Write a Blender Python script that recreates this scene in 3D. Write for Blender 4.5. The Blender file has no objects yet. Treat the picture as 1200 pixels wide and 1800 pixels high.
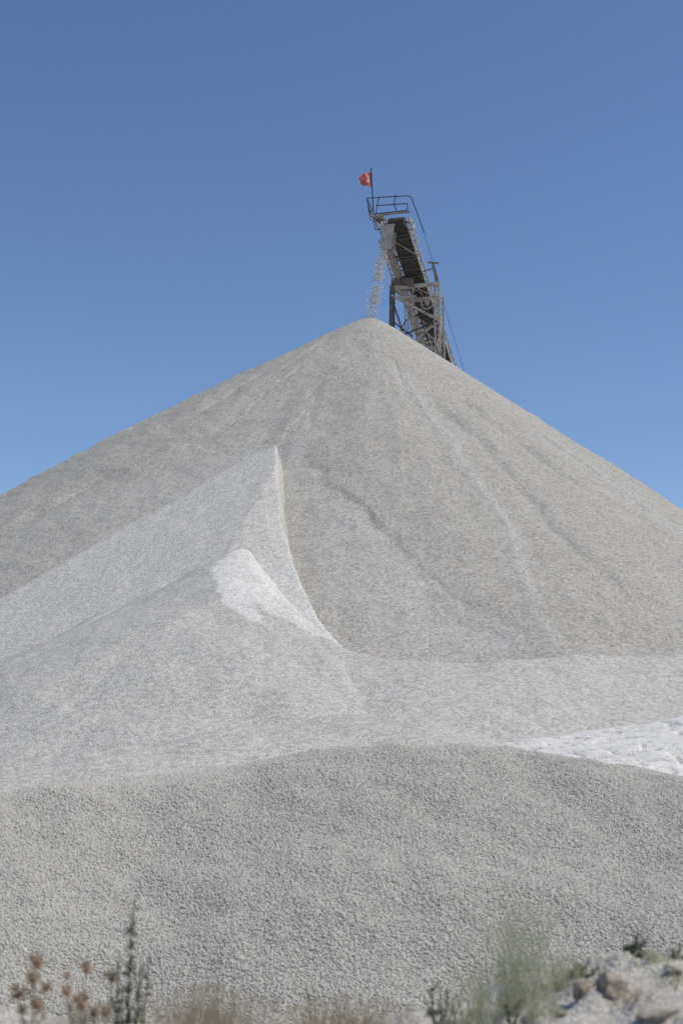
import bpy, bmesh, math, random
import numpy as np
from mathutils import Vector, Matrix
R = math.radians
rng = np.random.default_rng(7)
random.seed(7)
scene = bpy.context.scene
COL = scene.collection

# ------------------------------------------------------------------ camera
EYE = Vector((0, 0, 2.6))
FPX = 2400.0                                   # focal length in photo pixels (1200 x 1800)
PITCH = math.atan(430 / FPX)
CP, SP = math.cos(PITCH), math.sin(PITCH)
cam_d = bpy.data.cameras.new('camera'); cam = bpy.data.objects.new('camera', cam_d); COL.objects.link(cam)
cam_d.sensor_fit = 'VERTICAL'; cam_d.sensor_height = 36; cam_d.sensor_width = 24
cam_d.lens = FPX / 1800 * 36
cam_d.clip_start = 0.1; cam_d.clip_end = 20000
cam_d.dof.use_dof = True; cam_d.dof.focus_distance = 52; cam_d.dof.aperture_fstop = 2.6
cam.location = EYE; cam.rotation_euler = (R(90) + PITCH, 0, 0)
scene.camera = cam

def ray(u, v):
    a, b = (u - 600) / FPX, (900 - v) / FPX
    return Vector((a, CP - b * SP, SP + b * CP))
def at(u, v, Y):
    d = ray(u, v)
    return EYE + d * (Y / d.y)
def proj(x, y, z):
    dx, dy, dz = x - EYE.x, y - EYE.y, z - EYE.z
    fwd = dy * CP + dz * SP; up = -dy * SP + dz * CP
    return 600 + FPX * dx / fwd, 900 - FPX * up / fwd
def hit(u, v, hf, y0=10, y1=120):
    d = ray(u, v); Y = np.linspace(y0, y1, 6000)
    t = Y / d.y; x, z = EYE.x + t * d.x, EYE.z + t * d.z
    k = np.nonzero(z < hf(x, Y))[0]
    i = k[0] if len(k) else len(Y) - 1
    return Vector((x[i], Y[i], z[i]))

# ------------------------------------------------------------------ helpers
def tag(o, label=None, cat=None, group=None, kind=None):
    if label: o['label'] = label
    if cat: o['category'] = cat
    if group: o['group'] = group
    if kind: o['kind'] = kind
    return o
def empty(name, loc, label, cat, group=None):
    o = bpy.data.objects.new(name, None); COL.objects.link(o); o.location = loc
    o.empty_display_size = .2
    return tag(o, label, cat, group)
def link(name, me, mat=None, parent=None, loc=None):
    o = bpy.data.objects.new(name, me); COL.objects.link(o)
    if mat: me.materials.append(mat)
    if loc is not None: o.location = loc
    if parent:
        o.parent = parent
    return o
def np_mesh(name, V, F, smooth=False, attrs=None):
    """V (n,3), F (m,k) with one k for all faces"""
    me = bpy.data.meshes.new(name)
    V = np.asarray(V, np.float32); F = np.asarray(F, np.int32)
    m, k = F.shape
    me.vertices.add(len(V)); me.vertices.foreach_set('co', V.ravel())
    me.loops.add(m * k); me.loops.foreach_set('vertex_index', F.ravel())
    me.polygons.add(m)
    me.polygons.foreach_set('loop_start', np.arange(0, m * k, k, dtype=np.int32))
    me.polygons.foreach_set('loop_total', np.full(m, k, np.int32))
    me.polygons.foreach_set('use_smooth', np.full(m, smooth))
    me.update(calc_edges=True)
    for n, a in (attrs or {}).items():
        at_ = me.attributes.new(n, 'FLOAT', 'POINT'); at_.data.foreach_set('value', np.asarray(a, np.float32).ravel())
    return me

class MB:
    """collects bars, boxes, tubes into ONE mesh"""
    def __init__(s, origin=(0, 0, 0)): s.V = []; s.F = []; s.o = Vector(origin)
    def add(s, vs, fs):
        b = len(s.V); s.V += [Vector(v) - s.o for v in vs]; s.F += [[i + b for i in f] for f in fs]
    def bar(s, a, b, w, h=None, up=(0, 0, 1)):
        a, b = Vector(a), Vector(b); h = h or w; d = (b - a).normalized()
        up = Vector(up); sd = d.cross(up)
        if sd.length < 1e-3: sd = d.cross(Vector((0, 1, 0)))
        sd.normalize(); up = sd.cross(d)
        q = [(-1, -1), (1, -1), (1, 1), (-1, 1)]
        vs = [p + sd * (i * w / 2) + up * (j * h / 2) for p in (a, b) for i, j in q]
        s.add(vs, [(3, 2, 1, 0), (4, 5, 6, 7)] + [(k, (k + 1) % 4, 4 + (k + 1) % 4, 4 + k) for k in range(4)])
    def angle(s, a, b, w, t=.012, up=(0, 0, 1)):
        """L-section: two thin legs"""
        a, b = Vector(a), Vector(b); d = (b - a).normalized(); up = Vector(up)
        sd = d.cross(up)
        if sd.length < 1e-3: sd = d.cross(Vector((0, 1, 0)))
        sd.normalize(); u2 = sd.cross(d)
        prof = [(0, 0), (w, 0), (w, t), (t, t), (t, w), (0, w)]
        vs = [p + sd * i + u2 * j for p in (a, b) for i, j in prof]
        s.add(vs, [(5, 4, 3, 2, 1, 0), (6, 7, 8, 9, 10, 11)] + [(k, (k + 1) % 6, 6 + (k + 1) % 6, 6 + k) for k in range(6)])
    def tube(s, pts, r, n=6, cap=True):
        pts = [Vector(p) for p in pts]; rs = r if isinstance(r, (list, tuple)) else [r] * len(pts)
        rings = []; vs = []; fs = []
        ref = None
        for i, p in enumerate(pts):
            d = (pts[min(i + 1, len(pts) - 1)] - pts[max(i - 1, 0)]).normalized()
            if ref is None: ref = Vector((0, 0, 1)) if abs(d.z) < .9 else Vector((1, 0, 0))
            x = d.cross(ref).normalized(); y = x.cross(d)
            for k in range(n):
                a = 2 * math.pi * k / n
                vs.append(p + (x * math.cos(a) + y * math.sin(a)) * rs[i])
        for i in range(len(pts) - 1):
            for k in range(n):
                fs.append((i * n + k, i * n + (k + 1) % n, (i + 1) * n + (k + 1) % n, (i + 1) * n + k))
        if cap:
            fs.append(tuple(range(n))[::-1]); fs.append(tuple((len(pts) - 1) * n + k for k in range(n)))
        s.add(vs, fs)
    def build(s, name, mat, parent=None, smooth=False):
        me = bpy.data.meshes.new(name); me.from_pydata([tuple(v) for v in s.V], [], s.F)
        bm = bmesh.new(); bm.from_mesh(me); bmesh.ops.recalc_face_normals(bm, faces=bm.faces); bm.to_mesh(me); bm.free()
        if smooth: me.polygons.foreach_set('use_smooth', [True] * len(me.polygons))
        return link(name, me, mat, parent)

# noise
def _hash(i, j, s):
    i = i.astype(np.int64); j = j.astype(np.int64)
    h = (i * 374761393 + j * 668265263 + s * 1442695041) & 0x7fffffff
    h = ((h ^ (h >> 13)) * 1274126177) & 0x7fffffff
    h = ((h ^ (h >> 15)) * 2246822519) & 0x7fffffff
    return ((h ^ (h >> 16)) & 0xffff) / 65535.0
def vn(x, y, s=0):
    i, j = np.floor(x), np.floor(y); fx, fy = x - i, y - j
    fx = fx * fx * fx * (fx * (fx * 6 - 15) + 10); fy = fy * fy * fy * (fy * (fy * 6 - 15) + 10)
    a, b, c, d = _hash(i, j, s), _hash(i + 1, j, s), _hash(i, j + 1, s), _hash(i + 1, j + 1, s)
    return (a + (b - a) * fx + (c - a) * fy + (a - b - c + d) * fx * fy) * 2 - 1
def fbm(x, y, o=4, s=0, g=.5):
    t = 0; a = 1
    for k in range(o):
        t = t + a * vn(x * 2 ** k + 13.7 * k, y * 2 ** k + 7.3 * k, s + k); a *= g
    return t
def sst(a, b, x):
    t = np.clip((x - a) / (b - a), 0, 1); return t * t * (3 - 2 * t)
def poly_sd(x, y, pts):
    """signed distance to a polyline (positive on its right going along it), and the parameter 0..1 along it"""
    best = np.full(x.shape, 1e9); sg = np.zeros(x.shape); par = np.zeros(x.shape); n = len(pts) - 1
    for i in range(n):
        ax, ay = pts[i][0], pts[i][1]; bx, by = pts[i + 1][0] - ax, pts[i + 1][1] - ay
        L = bx * bx + by * by + 1e-9
        t = np.clip(((x - ax) * bx + (y - ay) * by) / L, 0, 1)
        dx, dy = x - ax - t * bx, y - ay - t * by
        d = np.hypot(dx, dy); c = (bx * dy - by * dx)
        m = d < best
        best = np.where(m, d, best); sg = np.where(m, -np.sign(c), sg); par = np.where(m, (i + t) / n, par)
    return best * sg, par
def in_poly(u, v, poly):
    r = np.zeros(u.shape, bool); n = len(poly)
    for i in range(n):
        x1, y1 = poly[i]; x2, y2 = poly[(i + 1) % n]
        c = ((y1 > v) != (y2 > v)) & (u < (x2 - x1) * (v - y1) / (y2 - y1 + 1e-12) + x1)
        r ^= c
    return r

# ------------------------------------------------------------------ materials
def new_mat(name):
    m = bpy.data.materials.new(name); m.use_nodes = True
    nt = m.node_tree; nt.nodes.clear()
    out = nt.nodes.new('ShaderNodeOutputMaterial'); p = nt.nodes.new('ShaderNodeBsdfPrincipled')
    nt.links.new(p.outputs[0], out.inputs[0])
    return m, nt, p
def N(nt, t, **kw):
    n = nt.nodes.new(t)
    for k, v in kw.items():
        if k in n.inputs.keys() if hasattr(n.inputs, 'keys') else False: n.inputs[k].default_value = v
        else: setattr(n, k, v)
    return n
def gravel_mat(name, dark, light, size, bump=.8, contrast=1.0, fine=None, patch=.12, patch_scale=.25):
    """crushed stone: each stone (a Voronoi cell) has its own grey; attribute 'fines' blends to pale rock dust"""
    m, nt, p = new_mat(name); L = nt.links.new
    p.inputs['Roughness'].default_value = .95; p.inputs['Specular IOR Level'].default_value = .15
    tc = N(nt, 'ShaderNodeTexCoord')
    vo = N(nt, 'ShaderNodeTexVoronoi', feature='F1'); vo.inputs['Scale'].default_value = 1 / size
    vo.inputs['Randomness'].default_value = 1
    L(tc.outputs['Object'], vo.inputs['Vector'])
    sep = N(nt, 'ShaderNodeSeparateColor'); L(vo.outputs['Color'], sep.inputs[0])
    vo2 = N(nt, 'ShaderNodeTexVoronoi', feature='F1'); vo2.inputs['Scale'].default_value = 1 / (size * 2.7)
    L(tc.outputs['Object'], vo2.inputs['Vector'])
    sep2 = N(nt, 'ShaderNodeSeparateColor'); L(vo2.outputs['Color'], sep2.inputs[0])
    mx = N(nt, 'ShaderNodeMix'); mx.data_type = 'FLOAT'; mx.inputs[0].default_value = .1
    L(sep.outputs[0], mx.inputs[2]); L(sep2.outputs[1], mx.inputs[3])
    no = N(nt, 'ShaderNodeTexNoise'); no.inputs['Scale'].default_value = patch_scale; no.inputs['Detail'].default_value = 2.5
    no.inputs['Roughness'].default_value = .6
    L(tc.outputs['Object'], no.inputs['Vector'])
    ma = N(nt, 'ShaderNodeMath', operation='MULTIPLY_ADD'); L(no.outputs[0], ma.inputs[0])
    ma.inputs[1].default_value = patch * 2; ma.inputs[2].default_value = -patch
    ad = N(nt, 'ShaderNodeMath', operation='MULTIPLY_ADD'); L(mx.outputs[0], ad.inputs[0])
    ad.inputs[1].default_value = contrast; L(ma.outputs[0], ad.inputs[2])
    ad2 = N(nt, 'ShaderNodeMath', operation='ADD'); L(ad.outputs[0], ad2.inputs[0]); ad2.inputs[1].default_value = .5 - contrast / 2
    cr = N(nt, 'ShaderNodeMix'); cr.data_type = 'RGBA'
    L(ad2.outputs[0], cr.inputs[0]); cr.inputs[6].default_value = (*dark, 1); cr.inputs[7].default_value = (*light, 1)
    col = cr.outputs[2]
    if fine:
        atn = N(nt, 'ShaderNodeAttribute', attribute_name='fines')
        m2 = N(nt, 'ShaderNodeMix'); m2.data_type = 'RGBA'
        nf = N(nt, 'ShaderNodeTexNoise'); nf.inputs['Scale'].default_value = 1.6; nf.inputs['Detail'].default_value = 8
        nf.inputs['Roughness'].default_value = .7
        L(tc.outputs['Object'], nf.inputs['Vector'])
        mm = N(nt, 'ShaderNodeMath', operation='MULTIPLY_ADD'); L(nf.outputs[0], mm.inputs[0]); mm.inputs[1].default_value = .6
        mm.inputs[2].default_value = .7
        m3 = N(nt, 'ShaderNodeMath', operation='MULTIPLY', use_clamp=True); L(atn.outputs['Fac'], m3.inputs[0]); L(mm.outputs[0], m3.inputs[1])
        L(m3.outputs[0], m2.inputs[0]); L(col, m2.inputs[6]); cf = N(nt, 'ShaderNodeMix'); cf.data_type = 'RGBA'; L(ad2.outputs[0], cf.inputs[0]); cf.inputs[6].default_value = (*fine[0], 1); cf.inputs[7].default_value = (*fine[1], 1); L(cf.outputs[2], m2.inputs[7])
        col = m2.outputs[2]
    L(col, p.inputs['Base Color'])
    bp = N(nt, 'ShaderNodeBump', invert=True); bp.inputs['Strength'].default_value = bump; bp.inputs['Distance'].default_value = size * .7
    L(vo.outputs['Distance'], bp.inputs['Height'])
    nb = N(nt, 'ShaderNodeTexNoise'); nb.inputs['Scale'].default_value = .6 / size / 6; nb.inputs['Detail'].default_value = 5
    L(tc.outputs['Object'], nb.inputs['Vector'])
    b2 = N(nt, 'ShaderNodeBump'); b2.inputs['Strength'].default_value = .06; b2.inputs['Distance'].default_value = size * 1.6
    L(nb.outputs[0], b2.inputs['Height']); L(bp.outputs[0], b2.inputs['Normal'])
    L(b2.outputs[0], p.inputs['Normal'])
    return m
def stone_mat(name, dark, light, scale=30):
    """loose stones as real geometry; attribute 'tone' picks each stone's grey"""
    m, nt, p = new_mat(name); L = nt.links.new
    p.inputs['Roughness'].default_value = .92; p.inputs['Specular IOR Level'].default_value = .2
    a = N(nt, 'ShaderNodeAttribute', attribute_name='tone')
    tc = N(nt, 'ShaderNodeTexCoord'); no = N(nt, 'ShaderNodeTexNoise'); no.inputs['Scale'].default_value = scale; no.inputs['Detail'].default_value = 4
    L(tc.outputs['Object'], no.inputs['Vector'])
    ad = N(nt, 'ShaderNodeMath', operation='MULTIPLY_ADD', use_clamp=True); L(no.outputs[0], ad.inputs[0]); ad.inputs[1].default_value = .5
    L(a.outputs['Fac'], ad.inputs[2])
    s_ = N(nt, 'ShaderNodeMath', operation='SUBTRACT', use_clamp=True); L(ad.outputs[0], s_.inputs[0]); s_.inputs[1].default_value = .25
    mx = N(nt, 'ShaderNodeMix'); mx.data_type = 'RGBA'; L(s_.outputs[0], mx.inputs[0])
    mx.inputs[6].default_value = (*dark, 1); mx.inputs[7].default_value = (*light, 1)
    L(mx.outputs[2], p.inputs['Base Color'])
    bp = N(nt, 'ShaderNodeBump'); bp.inputs['Strength'].default_value = .35; bp.inputs['Distance'].default_value = .01
    L(no.outputs[0], bp.inputs['Height']); L(bp.outputs[0], p.inputs['Normal'])
    return m
def metal_mat(name, base, rust, amount=.5, scale=3, rough=.7):
    m, nt, p = new_mat(name); L = nt.links.new
    p.inputs['Roughness'].default_value = rough; p.inputs['Metallic'].default_value = 0.0
    tc = N(nt, 'ShaderNodeTexCoord'); no = N(nt, 'ShaderNodeTexNoise'); no.inputs['Scale'].default_value = scale; no.inputs['Detail'].default_value = 8
    no.inputs['Roughness'].default_value = .7
    L(tc.outputs['Object'], no.inputs['Vector'])
    rp = N(nt, 'ShaderNodeMapRange'); rp.inputs[1].default_value = .62 - .4 * amount; rp.inputs[2].default_value = .78 - .4 * amount
    L(no.outputs[0], rp.inputs[0])
    mx = N(nt, 'ShaderNodeMix'); mx.data_type = 'RGBA'; L(rp.outputs[0], mx.inputs[0])
    mx.inputs[6].default_value = (*base, 1); mx.inputs[7].default_value = (*rust, 1)
    L(mx.outputs[2], p.inputs['Base Color'])
    return m
def plain_mat(name, c, c2=None, scale=8, rough=.9, trans=0):
    m, nt, p = new_mat(name); L = nt.links.new
    p.inputs['Roughness'].default_value = rough; p.inputs['Specular IOR Level'].default_value = .2
    tc = N(nt, 'ShaderNodeTexCoord'); no = N(nt, 'ShaderNodeTexNoise'); no.inputs['Scale'].default_value = scale; no.inputs['Detail'].default_value = 6
    L(tc.outputs['Object'], no.inputs['Vector'])
    mx = N(nt, 'ShaderNodeMix'); mx.data_type = 'RGBA'
    rp = N(nt, 'ShaderNodeMapRange'); rp.inputs[1].default_value = .35; rp.inputs[2].default_value = .65; L(no.outputs[0], rp.inputs[0])
    L(rp.outputs[0], mx.inputs[0])
    mx.inputs[6].default_value = (*c, 1); mx.inputs[7].default_value = (*(c2 or [k * .75 for k in c]), 1)
    L(mx.outputs[2], p.inputs['Base Color'])
    if trans:
        out = [n for n in nt.nodes if n.type == 'OUTPUT_MATERIAL'][0]
        t = N(nt, 'ShaderNodeBsdfTranslucent'); L(mx.outputs[2], t.inputs[0])
        ms = N(nt, 'ShaderNodeMixShader'); ms.inputs[0].default_value = trans
        L(p.outputs[0], ms.inputs[1]); L(t.outputs[0], ms.inputs[2]); L(ms.outputs[0], out.inputs[0])
    return m

M = {}
M['main'] = gravel_mat('warm_grey_gravel', (.295, .282, .252), (.50, .482, .437), .075, bump=.5, contrast=1.25, fine=((.35, .345, .33), (.58, .573, .55)), patch=.22)
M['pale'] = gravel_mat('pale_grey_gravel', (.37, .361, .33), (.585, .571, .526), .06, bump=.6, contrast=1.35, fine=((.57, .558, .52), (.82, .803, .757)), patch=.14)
M['pale_warm'] = gravel_mat('mid_grey_gravel', (.41, .397, .363), (.67, .652, .598), .07, bump=.6, contrast=1.35, patch=.12, fine=((.52, .51, .48), (.76, .745, .705)))
M['coarse'] = gravel_mat('coarse_gravel_bed', (.20, .195, .18), (.40, .39, .365), .05, bump=1.0, patch=.1)
M['powder'] = gravel_mat('white_rock_dust', (.60, .588, .55), (.76, .748, .705), .05, bump=.4, contrast=1.3, patch=.25, patch_scale=2)
M['ground'] = gravel_mat('quarry_ground', (.33, .32, .30), (.50, .49, .46), .06, bump=.4, patch=.2)
M['bank'] = gravel_mat('dusty_bank_soil', (.33, .31, .27), (.56, .54, .49), .025, bump=.8, patch=.3, patch_scale=2.5)
M['stones'] = stone_mat('crushed_stone', (.40, .384, .34), (.60, .578, .515))
M['rolled'] = stone_mat('rolled_stone', (.34, .325, .29), (.58, .556, .50))
M['fallstone'] = plain_mat('falling_stone', (.45, .44, .42), (.68, .66, .63))
M['rock'] = plain_mat('limestone_rock', (.46, .43, .37), (.26, .23, .19), 9)
M['brownrock'] = plain_mat('brown_rock', (.40, .335, .265), (.20, .165, .135), 14)
M['steel'] = metal_mat('dusty_tan_steel', (.50, .45, .385), (.27, .21, .165), .4)
M['brown'] = metal_mat('brown_rusty_steel', (.21, .16, .125), (.12, .09, .07), .6)
M['grey'] = metal_mat('dusty_grey_sheet', (.44, .41, .365), (.30, .265, .225), .5, 2)
M['navy'] = metal_mat('dark_painted_rail', (.035, .05, .085), (.06, .055, .055), .3)
M['belt'] = plain_mat('rubber_belt', (.045, .044, .044), (.075, .07, .066), 3, .8)
M['roller'] = plain_mat('idler_steel', (.13, .125, .12), (.07, .065, .06), 12, .6)

# ------------------------------------------------------------------ world and sun
SUN_EL, SUN_AZ = 58, 107                         # azimuth clockwise from straight ahead (+Y) towards +X
w = bpy.data.worlds.new('World'); scene.world = w; w.use_nodes = True
wn = w.node_tree; bg = wn.nodes['Background']
sky = wn.nodes.new('ShaderNodeTexSky'); sky.sky_type = 'NISHITA'; sky.sun_disc = False
sky.sun_elevation = R(SUN_EL); sky.sun_rotation = R(SUN_AZ)
sky.altitude = 1200; sky.air_density = 1.0; sky.dust_density = 1.35; sky.ozone_density = 2.6
hs = wn.nodes.new('ShaderNodeHueSaturation'); hs.inputs['Saturation'].default_value = 1.09; hs.inputs['Hue'].default_value = .503; wn.links.new(sky.outputs[0], hs.inputs['Color']); wn.links.new(hs.outputs[0], bg.inputs[0]); bg.inputs[1].default_value = .13
sd = bpy.data.lights.new('sun', 'SUN'); sd.energy = 3.05; sd.angle = R(.53); sd.color = (1, .915, .775)
so = bpy.data.objects.new('sun', sd); COL.objects.link(so)
sv = Vector((math.cos(R(SUN_EL)) * math.sin(R(SUN_AZ)), math.cos(R(SUN_EL)) * math.cos(R(SUN_AZ)), math.sin(R(SUN_EL))))
so.rotation_euler = sv.to_track_quat('Z', 'Y').to_euler(); so.location = (40, 20, 80)
vs = scene.view_settings; vs.view_transform = 'Standard'; vs.look = 'None'; vs.gamma = 1; vs.exposure = 0

# ------------------------------------------------------------------ terrain heights
# main cone
MA = at(650, 560, 85.0)
def s_main(phi):          # phi: 0 towards the camera, + to the right
    k = .725 - .125 * sst(R(15), R(75), -phi) + .05 * sst(R(10), R(60), phi)
    return k
def h_main0(x, y):
    dx, dy = x - MA.x, y - MA.y
    r = np.hypot(dx, dy); phi = np.arctan2(dx, -dy)
    rr = np.sqrt(r * r + .7 ** 2) - .7
    s = s_main(phi)
    h = MA.z - s * rr + .8 * np.exp(-(r / 3.) ** 2) * 0
    h = h + .12 * np.sin(np.clip(r / 34, 0, 1) * math.pi)            # slightly bulging middle
    return h
L_rib = [(690, 640), (735, 700), (790, 780), (830, 840), (885, 930), (940, 1060), (985, 1150)]
L_scarp = [(538, 752), (548, 795), (585, 845), (640, 895), (690, 950), (740, 1000), (800, 1030), (860, 1060), (925, 1100), (960, 1150)]
L_right = [(790, 680), (850, 730), (930, 790), (1010, 850), (1110, 900), (1230, 985)]
L_rightcrest = [(930, 745), (1000, 795), (1080, 850), (1150, 905), (1230, 955)]
L_mid = [(745, 690), (800, 735), (860, 800), (910, 850), (960, 930), (1060, 1010), (1130, 1100)]
L_left = [(240, 820), (150, 850), (80, 890), (0, 930), (-80, 970)]
L_fan = [(560, 660), (545, 720), (540, 752)]
def world_line(L, hf): return [hit(u, v, hf) for u, v in L]
W_rib, W_scarp, W_right, W_rc, W_mid, W_left, W_fan = [world_line(l, h_main0) for l in (L_rib, L_scarp, L_right, L_rightcrest, L_mid, L_left, L_fan)]
def ends(p, a=.1, b=.1): return sst(0, a, p) * sst(0, b, 1 - p)
def warp(x, y, k=.5, s=3):
    return x + k * fbm(x * .35, y * .35, 4, s), y + k * fbm(x * .35 + 50, y * .35, 4, s + 9)
def slides(phi, r, seed, n=60, r0=2, r1=40, amp=.075):
    """faint straight slide tracks down the slope: one side of each is a little lower, fading away from the track"""
    g = np.random.default_rng(seed); out = 0
    for _ in range(n):
        p0 = g.uniform(-1.5, 1.5); a = g.uniform(r0, r1 * .8); b = a + g.uniform(4, 16); k = g.uniform(-.006, .006); sg = g.choice([-1, 1]); A = amp * g.uniform(.3, 1)
        wob = .15 * np.sin(r * g.uniform(.5, 1.2) + g.uniform(0, 6)) + .06 * np.sin(r * g.uniform(2, 4))
        d = (phi - p0 - k * (r - a)) * r * sg + wob
        out = out - A * sst(a, a + 2.5, r) * sst(0, 4, b - r) * sst(-.05, .12, d) * np.exp(-np.clip(d, 0, 99) / .9)
    return out
def h_main(x, y):
    h = h_main0(x, y)
    dx, dy = x - MA.x, y - MA.y; r = np.hypot(dx, dy); phi = np.arctan2(dx, -dy)
    xs_, ys_ = warp(x, y); xw, yw = warp(x, y, .28)
    # rib line: crest with the hollow on its right
    d, p = poly_sd(xw, yw, W_rib); e = ends(p, .15, .05)
    h = h + e * (.06 * np.exp(-(d / .25) ** 2) - .10 * np.exp(-((d + .7) / .8) ** 2))
    # scarp: ground left of it is sunk (face looks left, away from the sun)
    d, p = poly_sd(xs_, ys_, W_scarp); e = ends(p, .08, .12)
    h = h - e * .15 * sst(-.3, .15, d) * np.exp(-np.clip(d, 0, 99) / 2.2) * (.75 + .5 * fbm(x * .9, y * .9, 3, 91))
    for Wl, a, wd in ((W_right, .26, .45), (W_mid, .17, .45), (W_left, .24, .4), (W_fan, .09, .35)):
        d, p = poly_sd(xw, yw, Wl); e = ends(p, .15, .15)
        h = h - e * a * np.exp(-(d / wd) ** 2)
    d, p = poly_sd(x + .3 * fbm(x * .4, y * .4, 3, 77), y, W_rc); h = h + ends(p, .2, .1) * .18 * np.exp(-(d / .3) ** 2)
    # downslope rills and small slide steps
    ang = phi * 16
    rill = fbm(ang * 1.3 + .4 * fbm(x * .15, y * .15, 2, 5), r * .05, 4, 21)
    h = h + rill * .02 * sst(3, 14, r)
    h = h + .30 * fbm(phi * 3.2 + .12 * fbm(x * .12, y * .12, 2, 25), r * .025, 3, 27) * sst(3, 18, r)
    h = h + slides(phi, r, 17)
    h = h + (.035 * (1 - np.abs(fbm(phi * 9 + .1 * r, r * .75, 3, 41))) ** 3 + .05 * fbm(phi * 7, r * 1.1, 4, 61)) * sst(1.5, 7, r)
    h = h + .035 * fbm(x * 1.1, y * 1.1, 4, 31) * sst(.5, 4, r)
    return h
def fines_main(x, y, z):
    """finer, paler batch left of the scarp and in the lower middle"""
    xw, yw = warp(x, y)
    d, p = poly_sd(xw, yw, W_scarp)
    f = .55 * sst(-.15, .5, d) * np.exp(-np.clip(d, 0, 99) / 9) * ends(p, .05, .1)
    xw, yw = warp(x, y, .28)
    d2, p2 = poly_sd(xw, yw, W_rib)
    f = np.maximum(f * .9, .45 * np.exp(-(d2 / .22) ** 2) * ends(p2, .1, .1))
    d3, p3 = poly_sd(x, y, W_rc)
    f = np.maximum(f, .7 * np.exp(-(d3 / .5) ** 2) * ends(p3))
    return f

# pale heap leaning against the big pile
PA = hit(488, 783, h_main0); PA = at(488, 783, PA.y - 1.7)
PA2 = hit(120, 1012, h_main0)
def h_a(x, y):
    dx, dy = x - PA.x, y - PA.y; r = np.hypot(dx, dy); phi = np.arctan2(dx, -dy)
    s = .665 - .05 * sst(R(20), R(80), -phi) - .02 * sst(R(0), R(40), phi)
    rr = np.sqrt(r * r + .25 ** 2) - .25
    h = PA.z - s * rr
    pl = PA.z - .70 * (-dx * math.sin(R(30)) - dy * math.cos(R(30)))       # dug, planar face between the two crests
    h = np.minimum(h, pl)
    h = h + .012 * fbm(phi * 14, r * .08, 4, 121) * sst(1, 6, r) + slides(phi, r, 23, 24, 1, 24, .04) + .04 * fbm(x * .5, y * .5, 4, 131) * sst(.3, 3, r)
    h = h + .03 * fbm(phi * 8, r * .9, 3, 141) * sst(1, 5, r)
    if W_cut:
        d, p = poly_sd(x + .09 * fbm(x * .5, y * .5, 3, 151), y, W_cut)
        right = np.clip(SGN_CUT * d, 0, 99)
        h = h - np.minimum(4.5 * right, 60) + .02 * np.exp(-(d / .5) ** 2)
    return h
W_cut = None

_c = [hit(u, v, h_a) for u, v in [(489, 830), (492, 890), (503, 955), (528, 1030), (562, 1088), (608, 1140)]]
_c = [PA.copy()] + _c
_e = _c[-1] + (_c[-1] - _c[-2]).normalized() * 14
_s = _c[0] + Vector((.3, 14, 0))
W_cut = [_s] + _c + [_e]
SGN_CUT = float(np.sign(poly_sd(np.array([_c[2].x + 2.]), np.array([_c[2].y]), W_cut)[0][0]))
h_main_base = h_main
def h_main(x, y):
    """hollow along the right of the pale heap's rib, so the ground there faces left"""
    d, p = poly_sd(x, y, W_cut); d = SGN_CUT * d
    k = sst(.02, .25, (_c[0].y + 3 - y) / 12)
    return h_main_base(x, y) - k * .55 * sst(-1.5, 0, d) * np.exp(-np.clip(d, 0, 99) / 1.6)
# front pale ridge (small peak on the left, long low crest to the right)
PB = at(432, 963, 46.0)
CREST = [(432, 963, 46), (500, 1062, 42), (560, 1108, 40), (608, 1138, 39), (680, 1150, 38.6), (760, 1158, 38.4), (860, 1160, 38.6), (1000, 1152, 39.5), (1200, 1143, 41), (1450, 1150, 43)]
CRW = [at(u, v, Y) for u, v, Y in CREST]
CRL = [at(u, v, Y) for u, v, Y in [(432, 963, 46), (370, 992, 45.7), (280, 1040, 45), (140, 1110, 44), (0, 1180, 43), (-200, 1290, 41.5)]]
def ridge(x, y, pts, s, rnd=.1):
    best = np.full(x.shape, -1e9)
    for i in range(len(pts) - 1):
        a, b = pts[i], pts[i + 1]; bx, by = b.x - a.x, b.y - a.y; L = bx * bx + by * by
        # the highest line of the ridge cone sits where slope balances; sample a few parameters
        for t in np.linspace(0, 1, 9):
            d = np.hypot(x - a.x - t * bx, y - a.y - t * by)
            d = np.sqrt(d * d + rnd * rnd) - rnd
            best = np.maximum(best, a.z + t * (b.z - a.z) - s * d)
    return best
def h_b(x, y):
    xw, yw = warp(x, y, .22, 205)
    hb = ridge(xw, yw, CRL, .71, .06)
    hc = ridge(xw, yw, CRW, .52, .25)
    # fresh slip face: a plane falling to the right-front from the peak
    h = np.maximum(hb, hc)
    nx, ny = .80, -.60
    cut = PB.z + .05 - .62 * ((x - PB.x) * nx + (y - PB.y) * ny) 
    m = np.minimum(h, np.maximum(cut, hc - .15))
    dc, _p = poly_sd(x + .10 * fbm(x * .5, y * .5, 3, 231), y, [CRW[0] + Vector((-9, 14, 0))] + CRW + [CRW[-1] + Vector((30, 3, 0))])
    h = m - 1.6 * np.clip(-dc - .1, 0, 30)
    h = h + .05 * fbm(x * .6, y * .6, 4, 211) + .10 * fbm(x * .16, y * .3, 3, 221)
    return h

# low pale tongue in front of it
PE = at(690, 1254, 29.0)
TON = [at(u, v, Y) for u, v, Y in [(-150, 1398, 24), (0, 1372, 25), (200, 1325, 26), (400, 1287, 27.5), (560, 1264, 28.5), (690, 1254, 29), (735, 1270, 28.5), (800, 1302, 27.5)]]
def h_e(x, y):
    xw, yw = warp(x, y, .25, 305)
    return ridge(xw, yw, TON, .36, .5) + .05 * fbm(x * .8, y * .8, 4, 311)

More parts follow.
